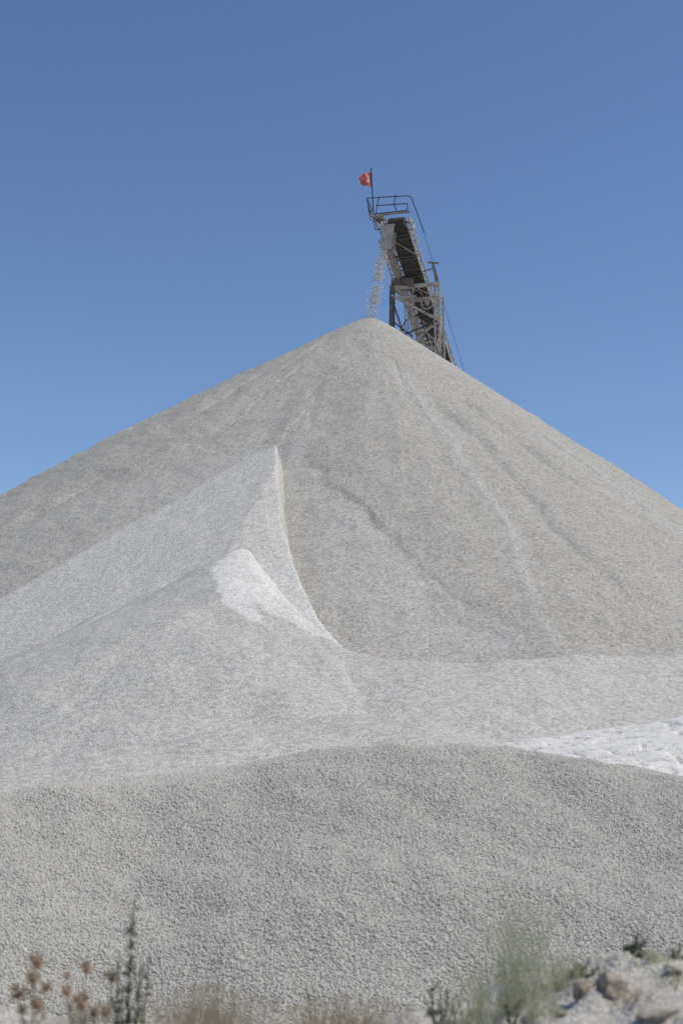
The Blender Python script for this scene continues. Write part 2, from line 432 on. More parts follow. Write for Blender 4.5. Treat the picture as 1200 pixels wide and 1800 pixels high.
# white dust heap at the right
PD = at(1420, 1230, 29.0)
def h_d(x, y):
    xw, yw = warp(x, y, .5, 405)
    dx, dy = xw - PD.x, (yw - PD.y) * 1.5
    r = np.hypot(dx, dy)
    h = PD.z - .17 * (np.sqrt(r * r + 1) - 1)
    # crusted, broken surface: plates with little steps
    row = np.abs(((y * 1.25 + .5 * vn(x * .35, y * .3, 415) + .1 * vn(x * 2.2, y * 2, 416)) % 1) - .5)
    gap = np.exp(-(row / .09) ** 2) * sst(-.25, .15, vn(x * 1.3, y * 1.25 + 7, 421))
    lug = np.exp(-(np.abs(vn(x * 2.4 + .5 * vn(x, y * 3, 3), y * 1.6, 425)) / .07) ** 2) * .5
    return h + .03 * fbm(x * .8, y * .8, 3, 411) - .38 * gap - .22 * lug + .012 * fbm(x * 5, y * 5, 3, 441)

# foreground coarse mound
FC = [at(u, v, Y) for u, v, Y in [(-300, 1440, 17.5), (-100, 1412, 18), (0, 1398, 18.3), (200, 1376, 18.6), (400, 1350, 18.9), (560, 1325, 19), (720, 1312, 19), (880, 1311, 19), (1000, 1326, 18.8), (1100, 1345, 18.6), (1200, 1366, 18.3), (1400, 1410, 17.8), (1600, 1460, 17)]]
def h_f(x, y):
    xw, yw = warp(x, y, .3, 505)
    h = ridge(xw, yw, FC, .60, 1.1)
    return h + .05 * fbm(x * .45, y * .45, 4, 511) + .035 * fbm(x * 1.6, y * 1.6, 3, 521)

# near bank
def h_bank(x, y):
    top = 1.27 + .335 * np.clip((x - .1) / 1.2, 0, 1) ** 1.0 + .05 * fbm(x * .8, y * .8, 4, 611) + (.03 + .04 * sst(0, 1, x)) * fbm(x * 3.5, y * 3.5, 4, 621) + .012 * fbm(x * 11, y * 11, 3, 631)
    edge = 7.4 + .5 * fbm(x * .5, y * 0 + 3, 3, 641)
    return top - .55 * np.clip(y - edge, 0, 99) - .03 * np.clip(np.abs(x) - 4, 0, 99)

# ------------------------------------------------------------------ heaps as meshes
def grid_pile(name, hf, x0, x1, y0, y1, st, base=-.3, smooth=True, fines=None, mask=None):
    xs = np.arange(x0, x1 + st, st); ys = np.arange(y0, y1 + st, st)
    X, Y = np.meshgrid(xs, ys); Z = hf(X, Y)
    keep = Z > base
    if mask is not None: keep &= mask(X, Y, Z)
    nx = len(xs)
    idx = np.arange(X.size).reshape(X.shape)
    k = keep[:-1, :-1] | keep[1:, :-1] | keep[:-1, 1:] | keep[1:, 1:]
    F = np.stack([idx[:-1, :-1], idx[:-1, 1:], idx[1:, 1:], idx[1:, :-1]], -1)[k]
    V = np.stack([X, Y, np.maximum(Z, base)], -1).reshape(-1, 3)
    used = np.unique(F); mp = np.zeros(len(V), np.int64); mp[used] = np.arange(len(used))
    V = V[used]; F = mp[F]
    at_ = {'fines': fines(V[:, 0], V[:, 1], V[:, 2]) if fines else np.zeros(len(V))}
    return np_mesh(name, V, F, smooth, at_)

# main: polar grid round its peak so that the rills run down the slope
def main_mesh():
    rs = np.concatenate([np.linspace(0, 4, 40), np.arange(4.12, 62, .13)])
    ph = np.concatenate([np.linspace(-math.pi, -R(115), 120, endpoint=False), np.linspace(-R(115), R(115), 1500, endpoint=False), np.linspace(R(115), math.pi, 120, endpoint=False)])
    Rr, P = np.meshgrid(rs, ph, indexing='ij')
    X = MA.x + Rr * np.sin(P); Y = MA.y - Rr * np.cos(P); Z = np.maximum(h_main(X, Y), -.3)
    n = len(ph); idx = np.arange(X.size).reshape(X.shape); nxt = np.roll(idx, -1, 1)
    F = np.stack([idx[:-1], idx[1:], nxt[1:], nxt[:-1]], -1).reshape(-1, 4)
    V = np.stack([X, Y, Z], -1).reshape(-1, 3)
    z4 = V[:, 2][F]; F = F[(z4 > -.29).any(1)]
    return np_mesh('gravel_pile', V, F, True, {'fines': fines_main(V[:, 0], V[:, 1], V[:, 2])})
o = link('gravel_pile', main_mesh(), M['main'])
tag(o, 'huge warm grey cone of gravel under the conveyor head, tallest heap of all', 'gravel pile', 'gravel piles')

def fines_a(x, y, z):
    xn, yn = warp(x, y, .25, 171)
    d, p = poly_sd(xn, yn, W_cut); d = -SGN_CUT * d
    low = sst(_c[3].y + 3, _c[5].y, y)
    return np.clip((.35 + .4 * low) * np.exp(-np.clip(d, 0, 99) / (.25 + 1.6 * low)) * (.55 + .45 * low), 0, 1) * (y < PA.y + .5)
o = link('gravel_pile', grid_pile('gravel_pile', h_a, -34, 14, 34, PA.y + 9, .085, mask=lambda x, y, z: z > h_main0(x, y) - 3, fines=fines_a), M['pale_warm'])
tag(o, 'pale grey gravel heap with a sharp peak leaning on the front of the huge cone', 'gravel pile', 'gravel piles')

SLIP = [(371, 1002), (400, 978), (432, 956), (470, 998), (500, 1034), (560, 1096), (614, 1142), (560, 1120), (512, 1094), (474, 1074), (447, 1061), (461, 1083), (471, 1099), (430, 1086), (392, 1060), (381, 1030)]
def fines_rim_b(x, y, z):
    u, v = proj(x, y, z)
    u2, v2 = u + 4 * fbm(x * 1.9, y * 1.9, 5, 251, .7), v + 4 * fbm(x * 1.5 + 40, y * 1.5, 4, 252)
    f = np.zeros(x.shape)
    for du, dv in ((0, 0), (2, 0), (-2, 0), (0, 2), (0, -2), (1, 1), (-1, -1)):
        f += in_poly(u2 + du, v2 + dv, SLIP) / 7.
    st = fbm((x * .6 + y * .8) * 2.2, (x * .8 - y * .6) * .35, 4, 255)
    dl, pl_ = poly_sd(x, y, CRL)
    light_rim = .7 * np.exp(-(dl / .45) ** 2) * sst(0, .06, pl_) * (.7 + .5 * fbm(x * .8, y * .8, 3, 258))          # sunlit edge of the left crest, painted into the colour
    return np.clip(light_rim + f * (1.0 - .38 * sst(455, 520, u)) * (.95 + .25 * st), 0, 1)
o = link('gravel_pile', grid_pile('gravel_pile', h_b, -26, 22, 26, 56, .075, base=0, fines=fines_rim_b), M['pale'])
tag(o, 'long pale grey gravel ridge with a fresh white slip face below its small left peak', 'gravel pile', 'gravel piles')

o = link('gravel_pile', grid_pile('gravel_pile', h_e, -20, 12, 18, 38, .10, base=.8), M['pale'])
tag(o, 'low pale tongue of gravel lying between the coarse front mound and the long pale ridge', 'gravel pile', 'gravel piles')

o = link('dust_heap', grid_pile('dust_heap', h_d, -1, 24, 20, 38, .045, base=1.4), M['powder'])
tag(o, 'low white crusted heap of rock dust at the right behind the coarse front mound', 'dust heap')

# stones
def icosa():
    t = (1 + 5 ** .5) / 2
    v = np.array([(-1, t, 0), (1, t, 0), (-1, -t, 0), (1, -t, 0), (0, -1, t), (0, 1, t), (0, -1, -t), (0, 1, -t), (t, 0, -1), (t, 0, 1), (-t, 0, -1), (-t, 0, 1)], float)
    f = np.array([(0, 11, 5), (0, 5, 1), (0, 1, 7), (0, 7, 10), (0, 10, 11), (1, 5, 9), (5, 11, 4), (11, 10, 2), (10, 7, 6), (7, 1, 8), (3, 9, 4), (3, 4, 2), (3, 2, 6), (3, 6, 8), (3, 8, 9), (4, 9, 5), (2, 4, 11), (6, 2, 10), (8, 6, 7), (9, 8, 1)])
    return v / np.linalg.norm(v[0]), f
def rand_rot(n):
    q = rng.normal(size=(n, 4)); q /= np.linalg.norm(q, axis=1)[:, None]; w_, x, y, z = q.T
    return np.stack([1 - 2 * (y * y + z * z), 2 * (x * y - z * w_), 2 * (x * z + y * w_), 2 * (x * y + z * w_), 1 - 2 * (x * x + z * z), 2 * (y * z - x * w_), 2 * (x * z - y * w_), 2 * (y * z + x * w_), 1 - 2 * (x * x + y * y)], -1).reshape(n, 3, 3)
def stones_geo(P, size):
    n = len(P); bv, bf = icosa()
    B = bv[None] * (1 + rng.uniform(-.28, .22, (n, 12, 1)))
    B = B * rng.uniform(.65, 1.15, (n, 1, 3)) * (size[:, None, None] * .5)
    V = np.einsum('nij,nkj->nki', rand_rot(n), B) + P[:, None]
    F = bf[None] + (np.arange(n) * 12)[:, None, None]
    tone = np.repeat(np.clip(rng.normal(.5, .11, n), .05, 1), 12)
    return V.reshape(-1, 3), F.reshape(-1, 3), tone

# coarse mound = bed surface + its loose stones, one mesh
def tri_grid(hf, x0, x1, y0, y1, st, base):
    xs = np.arange(x0, x1 + st, st); ys = np.arange(y0, y1 + st, st); X, Y = np.meshgrid(xs, ys); Z = np.maximum(hf(X, Y), base)
    idx = np.arange(X.size).reshape(X.shape)
    a, b, c, d = idx[:-1, :-1].ravel(), idx[:-1, 1:].ravel(), idx[1:, 1:].ravel(), idx[1:, :-1].ravel()
    F = np.concatenate([np.stack([a, b, c], -1), np.stack([a, c, d], -1)])
    return np.stack([X, Y, Z], -1).reshape(-1, 3), F
V0, F0 = tri_grid(lambda x, y: h_f(x, y) - .012, -14, 14, 12.5, 27, .08, -.1)
def scatter(n, x0, x1, y0, y1, hf, smin, smax, lift=.15, cond=None):
    x = rng.uniform(x0, x1, n); y = rng.uniform(y0, y1, n); z = hf(x, y)
    k = np.ones(n, bool) if cond is None else cond(x, y, z)
    x, y, z = x[k], y[k], z[k]
    s = smin + (smax - smin) * rng.power(.9, len(x)) ** 1.6
    return np.stack([x, y, z + s * rng.uniform(-.36, lift - .23, len(x))], -1), s
Ps, Ss = scatter(330000, -6.0, 6.0, 12.9, 19.7, h_f, .022, .054, cond=lambda x, y, z: (z > .05) & (np.abs(x) < .268 * y + .35) & (y < 19.7 - .0 * x))
Pq, Sq = scatter(60000, -6.6, 6.6, 18.6, 24, lambda x, y: np.maximum(h_f(x, y), h_e(x, y)), .02, .05, cond=lambda x, y, z: rng.random(len(x)) < np.exp(-(y - 18.6) / (.9 + 1.3 * sst(1, -4, x))) * (np.abs(x) < .268 * y + .4))
Pg, Sg = scatter(900, -6, 6, 12.9, 18.5, h_f, .06, .11, cond=lambda x, y, z: rng.random(len(x)) < np.exp(-(y - 12.9) / 2.2))
Pq = np.concatenate([Pq, Pg]); Sq = np.concatenate([Sq, Sg])
V1, F1, T1 = stones_geo(np.concatenate([Ps, Pq]), np.concatenate([Ss, Sq]))
Pcat = np.concatenate([Ps, Pq])                                      # stones near the crest are coated with pale dust, most at the left
T1 = np.clip(T1 + np.repeat((.16) * sst(16.8, 19.3, Pcat[:, 1] + .8 * fbm(Pcat[:, 0] * .6, Pcat[:, 1] * .6, 3, 531)) * sst(1.5, -3.5, Pcat[:, 0]), 12), 0, 1.2)
Vall = np.concatenate([V0, V1]); Fall = np.concatenate([F0, F1 + len(V0)]); Tall = np.concatenate([np.full(len(V0), .55), T1])
o = link('gravel_pile', np_mesh('gravel_pile', Vall, Fall, False, {'tone': Tall}), M['stones'])
tag(o, 'broad foreground mound of coarse loose crushed stone nearest the plants', 'gravel pile', 'gravel piles')

# ground sheet and the near bank
def ground_mesh():
    b = 4000
    V = [(-b, -b, 0), (b, -b, 0), (b, b, 0), (-b, b, 0)]
    return np_mesh('ground', V, [(0, 1, 2, 3)])
tag(link('ground', ground_mesh(), M['ground']), kind='structure')
Vb, Fb = tri_grid(h_bank, -7, 7, -3, 12, .035, -.1)
Pb, Sb = scatter(9000, -2.6, 2.6, 4.6, 8.2, h_bank, .006, .035, cond=lambda x, y, z: rng.random(len(x)) < .35 + .65 * sst(-.3, .4, fbm(x * 1.5, y * 1.5, 2, 655)))
Vc, Fc, Tc = stones_geo(Pb, Sb)
bank = link('ground_bank', np_mesh('ground_bank', Vb, Fb, True, {}), M['bank']); tag(bank, kind='structure')
peb = link('pebbles', np_mesh('pebbles', Vc, Fc, False, {'tone': Tc}), M['stones']); tag(peb, kind='stuff')

# ------------------------------------------------------------------ conveyor
HD = at(698, 394, 87.5)                                             # head pulley centre
TL = at(781, 645, 103.5)                                            # a point of the belt just above the pile
AX = (TL - HD).normalized()                                         # down the conveyor
SIDE = AX.cross(Vector((0, 0, 1))).normalized()
if SIDE.x < 0: SIDE = -SIDE                                         # towards picture right
UPN = SIDE.cross(AX).normalized()
if UPN.z < 0: UPN = -UPN
LEN = (HD.z - .9) / -AX.z
def cv(t, s, n): return HD + AX * t + SIDE * s + UPN * n
conv = empty('conveyor', (HD.x + AX.x * LEN, HD.y + AX.y * LEN, 0), 'long dusty steel belt conveyor rising behind the huge gravel cone to its railed head', 'conveyor')
CO = Vector(conv.location)
def mb(): return MB(CO)
BW = .52                                                            # half belt width
# belt loop (troughed top, flat return underneath)
m = mb()
nseg = 60
for k in range(nseg):
    t0, t1 = LEN * k / nseg - .1, LEN * (k + 1) / nseg - .1
    sag = lambda t: 0
    prof = [(-BW, .32), (-BW * .45, .12), (BW * .45, .12), (BW, .32), (BW, .30), (BW * .45, .10), (-BW * .45, .10), (-BW, .30)]
    vsA = [cv(t0, a, b) for a, b in prof] + [cv(t1, a, b) for a, b in prof]
    m.add(vsA, [(i, (i + 1) % 8, 8 + (i + 1) % 8, 8 + i) for i in range(8)])
    pr = [(-BW, -.38), (BW, -.38), (BW, -.40), (-BW, -.40)]
    m.add([cv(t0, a, b) for a, b in pr] + [cv(t1, a, b) for a, b in pr], [(i, (i + 1) % 4, 4 + (i + 1) % 4, 4 + i) for i in range(4)])
# wrap round the head pulley
arc = [(math.sin(a) * -.38, math.cos(a) * .38) for a in np.linspace(0, math.pi, 12)]
for i in range(11):
    (a0, b0), (a1, b1) = arc[i], arc[i + 1]
    m.add([cv(a0 - .1, -BW, b0 - .01), cv(a0 - .1, BW, b0 - .01), cv(a1 - .1, BW, b1 - .01), cv(a1 - .1, -BW, b1 - .01)], [(0, 1, 2, 3)])
m.build('belt', M['belt'], conv)
# head pulley
m = mb(); m.tube([cv(-.1, -BW - .05, 0), cv(-.1, BW + .05, 0)], .36, 20); m.tube([cv(-.1, -1.15, 0), cv(-.1, 1.15, 0)], .07, 8)
m.build('head_pulley', M['roller'], conv)
# side trusses
def truss(sgn):
    m = mb(); s = sgn * .79
    for n_, w_ in ((.38, .10), (-.46, .09)):
        m.bar(cv(-.3, s, n_), cv(LEN, s, n_), .075, w_, UPN)
    t = 0; k = 0
    while t < LEN:
        m.bar(cv(t, s, .33), cv(t, s, -.42), .05, .05, AX)
        a, b = (.33, -.42) if k % 2 else (-.42, .33)
        m.bar(cv(t, s + sgn * .01, a), cv(min(t + 1.15, LEN), s + sgn * .01, b), .035, .045, SIDE)
        t += 1.15; k += 1
    return m.build('side_truss', M['steel'], conv)
truss(-1); truss(1)
# cross members under the belt
t = .6; k = 0
while t < LEN:
    m = mb(); m.bar(cv(t, -.80, -.50), cv(t, .80, -.50), .08, .08, UPN); m.build('cross_member', M['roller'], conv)
    if k % 2 == 0 and t < 20:
        m = mb(); m.bar(cv(t + .05, -.80, -.51), cv(t + 2.2, .80, -.51), .045, .045, UPN); m.build('cross_member', M['steel'], conv)
    t += 2.3 if t < 24 else 9; k += 1
# idlers, each a part with its bracket; only those above the pile are seen
idm = mb()
idm.tube([cv(1.0, -.74, -.44), cv(1.0, .74, -.44)], .055, 8)
first = idm.build('idler', M['roller'], conv)
tr = mb(); tr.tube([cv(1.0, -.28, .05), cv(1.0, .28, .05)], .06, 8)
for s in (-1, 1): tr.tube([cv(1.0, s * .30, .05), cv(1.0, s * .74, .27)], .06, 8)
tr.bar(cv(1.0, -.8, -.06), cv(1.0, .8, -.06), .08, .06, UPN)
firstt = tr.build('carrying_idler', M['roller'], conv)
for k in range(1, 24):
    for f in (first, firstt):
        c = f.copy(); c.location = AX * (1.15 * k); COL.objects.link(c); c.parent = conv
# side walkway on the right (thin steel grating on brackets) with its handrail
m = mb()
m.bar(cv(1.6, -1.22, .30), cv(30, -1.22, .30), .62, .04, UPN)
for t in np.arange(1.7, 30, 2.3): m.bar(cv(t, -.9, .24), cv(t, -1.52, .24), .06, .07, UPN)
m.build('walkway', M['grey'], conv)
# head platform
def hp(x, y, z): return HD + Vector((x, y, z))                     # world aligned at the head
u_dn = Vector((AX.x, AX.y, 0)).normalized(); 
def pf(t, s, z): return HD + u_dn * t + SIDE * s + Vector((0, 0, z))
m = mb()
for s0, s1, t0, t1 in ((-1.7, -1.0, -.95, 1.4), (-1.0, 1.1, -.98, -.75)):
    nb = 5 if s0 < -1.5 else 3
    for q in np.linspace(0, 1, nb):
        ss = s0 + (s1 - s0) * q
        if s0 < -1.5: m.bar(pf(t0, ss, .42), pf(t1, ss, .42), .035, .05)
        else: m.bar(pf(t0 + (t1 - t0) * q, s0, .42), pf(t0 + (t1 - t0) * q, s1, .42), .04, .05)
for t in (-.95, .2, 1.4): m.bar(pf(t, -1.72, .38), pf(t, -.98, .38), .05, .06)
m.build('platform', M['grey'], conv)
def rail_part(name, segs, r, mat=M['navy']):
    m = mb()
    for pts in segs: m.tube(pts, r, 6)
    return m.build(name, mat, conv)
TOPZ, MIDZ, FLZ = 1.66, 1.05, .48
rail_part('railing', [[pf(-1, -1.88, TOPZ), pf(-1, .95, TOPZ - .14)], [pf(-1, .95, TOPZ - .14), pf(-.85, 1.15, TOPZ - .18), cv(2.3, 1.35, .95)],
                      [pf(-1, -1.2, MIDZ), pf(-1, .95, MIDZ - .08)], [pf(-1, -1.3, FLZ), pf(-1, .95, FLZ)],
                      [pf(-1, -1.05, TOPZ), pf(-1, -1.25, FLZ)], [pf(-1, .15, TOPZ), pf(-1, 0, MIDZ)], [pf(-1, .0, MIDZ), pf(-.9, .2, FLZ)], [pf(-1, .93, MIDZ - .08), pf(-1, .9, FLZ)]], .035)
rail_part('railing', [[pf(-1, -1.88, TOPZ), pf(1.0, -1.95, TOPZ - .12), pf(1.6, -1.9, .95), cv(3.4, -1.55, 1.0), cv(6.8, -1.5, .95)],
                      [pf(-1, -1.88, TOPZ), pf(-.9, -1.7, .42)], [pf(-.1, -1.93, TOPZ - .05), pf(-.1, -1.85, .42)], [pf(-.95, -1.8, MIDZ), pf(1.0, -1.9, MIDZ - .1), pf(1.6, -1.9, .42)],
                      [pf(-.9, -1.75, FLZ - .05), pf(.2, -1.0, FLZ - .05)], [pf(1.6, -1.9, .42), pf(1.6, -1.0, .42)], [pf(-.5, -1.85, MIDZ), pf(-.2, -1.1, .42)],
                      [cv(3.4, -1.55, 1.0), cv(3.4, -1.5, .3)], [cv(5.2, -1.52, .98), cv(5.2, -1.5, .3)], [cv(6.8, -1.5, .95), cv(6.8, -1.5, .3)]], .032)
# motor and gearbox on the left of the head
m = mb(); m.tube([pf(.1, -1.55, .65), pf(.1, -1.02, .65)], .2, 12); m.bar(pf(.1, -1.35, .45), pf(.1, -1.0, .45), .5, .3); m.tube([pf(.1, -1.02, .5), pf(.1, -.95, .5)], .26, 14)
m.build('drive_motor', M['brown'], conv)
# bearing housings and take-up plates on the right
for s in (-1.0, 1.0):
    m = mb()
    m.bar(cv(-.35, s, -.08), cv(.5, s, -.08), .14, .34, UPN); m.tube([cv(-.1, s * .93, 0), cv(-.1, s * 1.12, 0)], .15, 10)
    m.build('bearing_housing', M['steel'], conv)
m = mb()
for t in (.7, 1.3, 1.9): m.bar(cv(t, .85, -.4), cv(t + .3, 1.02, .25), .05, .05, UPN)
m.bar(cv(.4, 1.02, .22), cv(2.4, .98, .1), .06, .08, UPN)
m.build('take_up_frame', M['steel'], conv)
# discharge chute: a bent sheet hood hanging in front left of the pulley, open below
m = mb()
def sheet(pts, th=.03):
    a = [Vector(p) for p in pts]; n = (a[1] - a[0]).cross(a[2] - a[0]).normalized() * th
    k = len(a); m.add(a + [p + n for p in a], [tuple(range(k))[::-1], tuple(range(k, 2 * k))] + [(i, (i + 1) % k, k + (i + 1) % k, k + i) for i in range(k)])
c0 = lambda t, s, z: pf(t, s, z)
sheet([c0(-.75, -.95, -.30), c0(.25, -.92, -.30), c0(.10, -.88, -1.9), c0(-.45, -.88, -1.9)])
sheet([c0(-.75, -.02, -.30), c0(-.75, -.95, -.30), c0(-.45, -.88, -1.9), c0(-.45, -.35, -1.9)])
sheet([c0(.22, -.90, -.45), c0(.22, -.1, -.45), c0(.1, -.25, -1.9), c0(.1, -.86, -1.9)])
m.bar(c0(-.78, -.98, -.32), c0(-.78, .0, -.32), .05, .08); m.bar(c0(-.62, -.95, -.9), c0(-.62, -.08, -.9), .05, .07)
m.build('discharge_chute', M['grey'], conv)
# spill plate and its lattice down the left flank
m = mb()
for s in (-.95, -1.35):
    m.bar(cv(.6, s, -.75), cv(6.2, s, -.75), .08, .10, UPN)
for k, t in enumerate(np.arange(.8, 6, .62)):
    m.bar(cv(t, -.95, -.75), cv(t, -1.35, -.75), .05, .05, UPN)
    m.bar(cv(t, -.95, -.78), cv(t + .6, -1.35, -.78), .04, .04, UPN)
m.build('side_lattice', M['grey'], conv)
# pull cord along the right
m = mb(); pts = []
for k in range(13):
    t = k / 12; a = cv(2.3, 1.35, .95).lerp(cv(24, 1.45, .15), t); pts.append(a - Vector((0, 0, .5 * math.sin(t * math.pi))))
m.tube(pts, .014, 5); m.build('pull_cord', M['navy'], conv)

# ------------------------------------------------------------------ support tower
def cpar(v):                                                         # belt parameter at picture row v
    lo, hi = 0, 40
    for _ in range(50):
        mid = (lo + hi) / 2; p = cv(mid, 0, 0)
        if proj(p.x, p.y, p.z)[1] < v: lo = mid
        else: hi = mid
    return lo
TT = cpar(486)
TC = cv(TT, 0, -.75)
tower = empty('support_tower', (TC.x, TC.y, 0), 'rusty four legged steel trestle carrying the conveyor behind the huge gravel cone', 'steel tower')
CO2 = Vector(tower.location)
def mt(): return MB(CO2)
def tw(a, s, z): return Vector((TC.x, TC.y, 0)) + u_dn * a + SIDE * s + Vector((0, 0, z))
ZT = TC.z
def leg_pt(i, j, z):                                                 # i: 0 front 1 back, j: -1 left 1 right
    sp = 1 + .10 * (ZT - z) / 8
    return tw(-.6 + i * 1.5, (j if i == 0 or j > 0 else -.45) * (1.44 if j < 0 else 1.74) * (sp if j < 0 else 1 + .02 * (ZT - z) / 8), z)
for i in (0, 1):
    for j in (-1, 1):
        m = mt(); ztop = ZT - (.25 if i == 0 else .8) + (.12 if j < 0 else 0)
        a, b = leg_pt(i, j, 0), leg_pt(i, j, ztop)
        if j < 0 and i == 1:
            m.bar(a, b, .09, .09, SIDE)
        elif j < 0:
            m.bar(a, b, .24, .06, SIDE); 
            for q in (-.12, .12): m.bar(a + u_dn * q, b + u_dn * q, .05, .24, SIDE)
            for q in (-.09, .09): m.bar(a + SIDE * q, b + SIDE * q, .06, .22, SIDE)
        else:
            for q in (-.16, .16):
                m.bar(a + SIDE * q, b + SIDE * q, .09, .14, SIDE)
            for k in range(40):
                z0 = ztop - .5 * k - .1
                if z0 < 1: break
                m.bar(leg_pt(i, j, z0) - SIDE * .12, leg_pt(i, j, z0 - .45) + SIDE * .12, .03, .04)
        m.build('leg', M['brown'] if j < 0 and i == 0 else M['steel'], tower)
# beams and deck at the top
m = mt()
zb = ZT - .30
m.bar(leg_pt(0, -1, zb) - SIDE * .2, leg_pt(0, 1, zb) + SIDE * .25, .16, .26)
m.bar(leg_pt(1, -1, zb - .5), leg_pt(1, 1, zb - .5), .16, .26)
for j in (-1, 1): m.bar(leg_pt(0, j, zb), leg_pt(1, j, zb - .5), .12, .2)
m.bar(leg_pt(0, -1, zb - .75), leg_pt(0, .15, zb - .75), .10, .14)
m.build('top_beam', M['steel'], tower)
m = mt()
m.bar(tw(-.2, -1.15, zb + .18), tw(-.2, .15, zb - .02), 1.3, .05); m.bar(tw(-.65, -1.5, zb + .45), tw(-.65, .1, zb + .30), .06, .55)
m.build('deck', M['brown'], tower)
# bracing
def brace(p, q, w_=.09, mat='steel'):
    m = mt(); m.bar(p, q, w_, w_ * .8); return m.build('brace', M[mat], tower)
LP = lambda i, j, d: leg_pt(i, j, ZT - d)
brace(LP(0, -1, .9) - u_dn * .14, LP(0, 1, 2.9) - u_dn * .14, .2)
brace(LP(0, 1, 3.0), LP(0, -1, 4.1), .10, 'navy'); brace(LP(0, -1, 2.7), LP(0, 0, 4.0), .11, 'navy')
brace(LP(0, -1, 4.2), LP(0, 1, 6.8), .12); brace(LP(0, 1, 3.1) + u_dn * .1, LP(0, -1, 5.4), .10)
brace(LP(1, -1, 1.9), LP(1, 1, 4.4), .12); brace(LP(1, 1, 2.0) - u_dn * .1, LP(1, -1, 4.6), .10)
brace(LP(1, -1, 4.8), LP(1, 1, 7.4), .11); brace(LP(1, 1, 4.6) + u_dn * .1, LP(1, -1, 7.2), .10)
brace(LP(0, -1, 1.2), LP(1, -1, 4.2), .10, 'brown'); brace(LP(1, -1, 2.2) - SIDE * .1, LP(0, -1, 4.6), .09, 'brown')
brace(LP(0, 1, 1.2), LP(1, 1, 4.2), .10); brace(LP(1, 1, 2.2) + SIDE * .1, LP(0, 1, 4.6), .09)
for d in (7, 11, 15, 19, 23, 27):
    for i in (0, 1): brace(LP(i, -1, d), LP(i, 1, d), .11)
    for j in (-1, 1): brace(LP(0, j, d), LP(1, j, d), .10)
    brace(LP(0, -1, d + .1) - u_dn * .1, LP(0, 1, d + 3.9) - u_dn * .1, .10)
brace(tw(-.6, .05, zb - .1), tw(-.6, -.05, zb - 4.2), .08); brace(tw(-.6, .75, zb - .8), tw(-.6, .35, zb - .1), .06)
brace(tw(-.5, .7, zb - 2.6), tw(-.5, 1.4, zb - 4.6), .07)
# ladder on the inside left
m = mt()
for s in (-.95, -.55): m.bar(tw(1.0, s, zb - .6), tw(.7, s + .35, zb - 9), .05, .05)
for k in range(26):
    t = k / 26; m.bar(tw(1.0, -.95, zb - .6).lerp(tw(.7, -.6, zb - 9), t), tw(1.0, -.55, zb - .6).lerp(tw(.7, -.2, zb - 9), t), .03, .03)
m.build('ladder', M['steel'], tower)
# wheels of the take-up under the belt
def ring(c, r, name):
    m = mt(); pts = [c + SIDE * (math.cos(a) * r) + Vector((0, 0, math.sin(a) * r)) for a in np.linspace(0, 2 * math.pi, 21)]
    m.tube(pts, .055, 6, cap=False); m.tube([c - u_dn * .12, c + u_dn * .12], r * .35, 10)
    for a in (0.3, .3 + math.pi / 2):
        v_ = SIDE * (math.cos(a) * r) + Vector((0, 0, math.sin(a) * r)); m.bar(c - v_, c + v_, .03, .03)
    return m.build(name, M['steel'], tower)
ring(at(750, 533, TC.y + .4), .42, 'pulley_wheel'); ring(at(757, 613, TC.y + .2), .52, 'pulley_wheel')
# post with a short arm at the right of the deck
m = mt(); pb = leg_pt(0, 1, ZT - .3); pt = pb + Vector((-.25, 0, 1.55))
m.bar(pb, pt, .13, .13); m.bar(pt + Vector((-.35, 0, .05)), pt + Vector((.42, 0, .0)), .10, .10); m.bar(pt + Vector((.1, 0, -.25)), pb + Vector((.12, 0, .2)), .07, .07)
m.bar(pt + Vector((0, 0, -.4)), pt + Vector((-.8, .6, -.45)), .06, .06)
m.build('rail_post', M['brown'], tower)

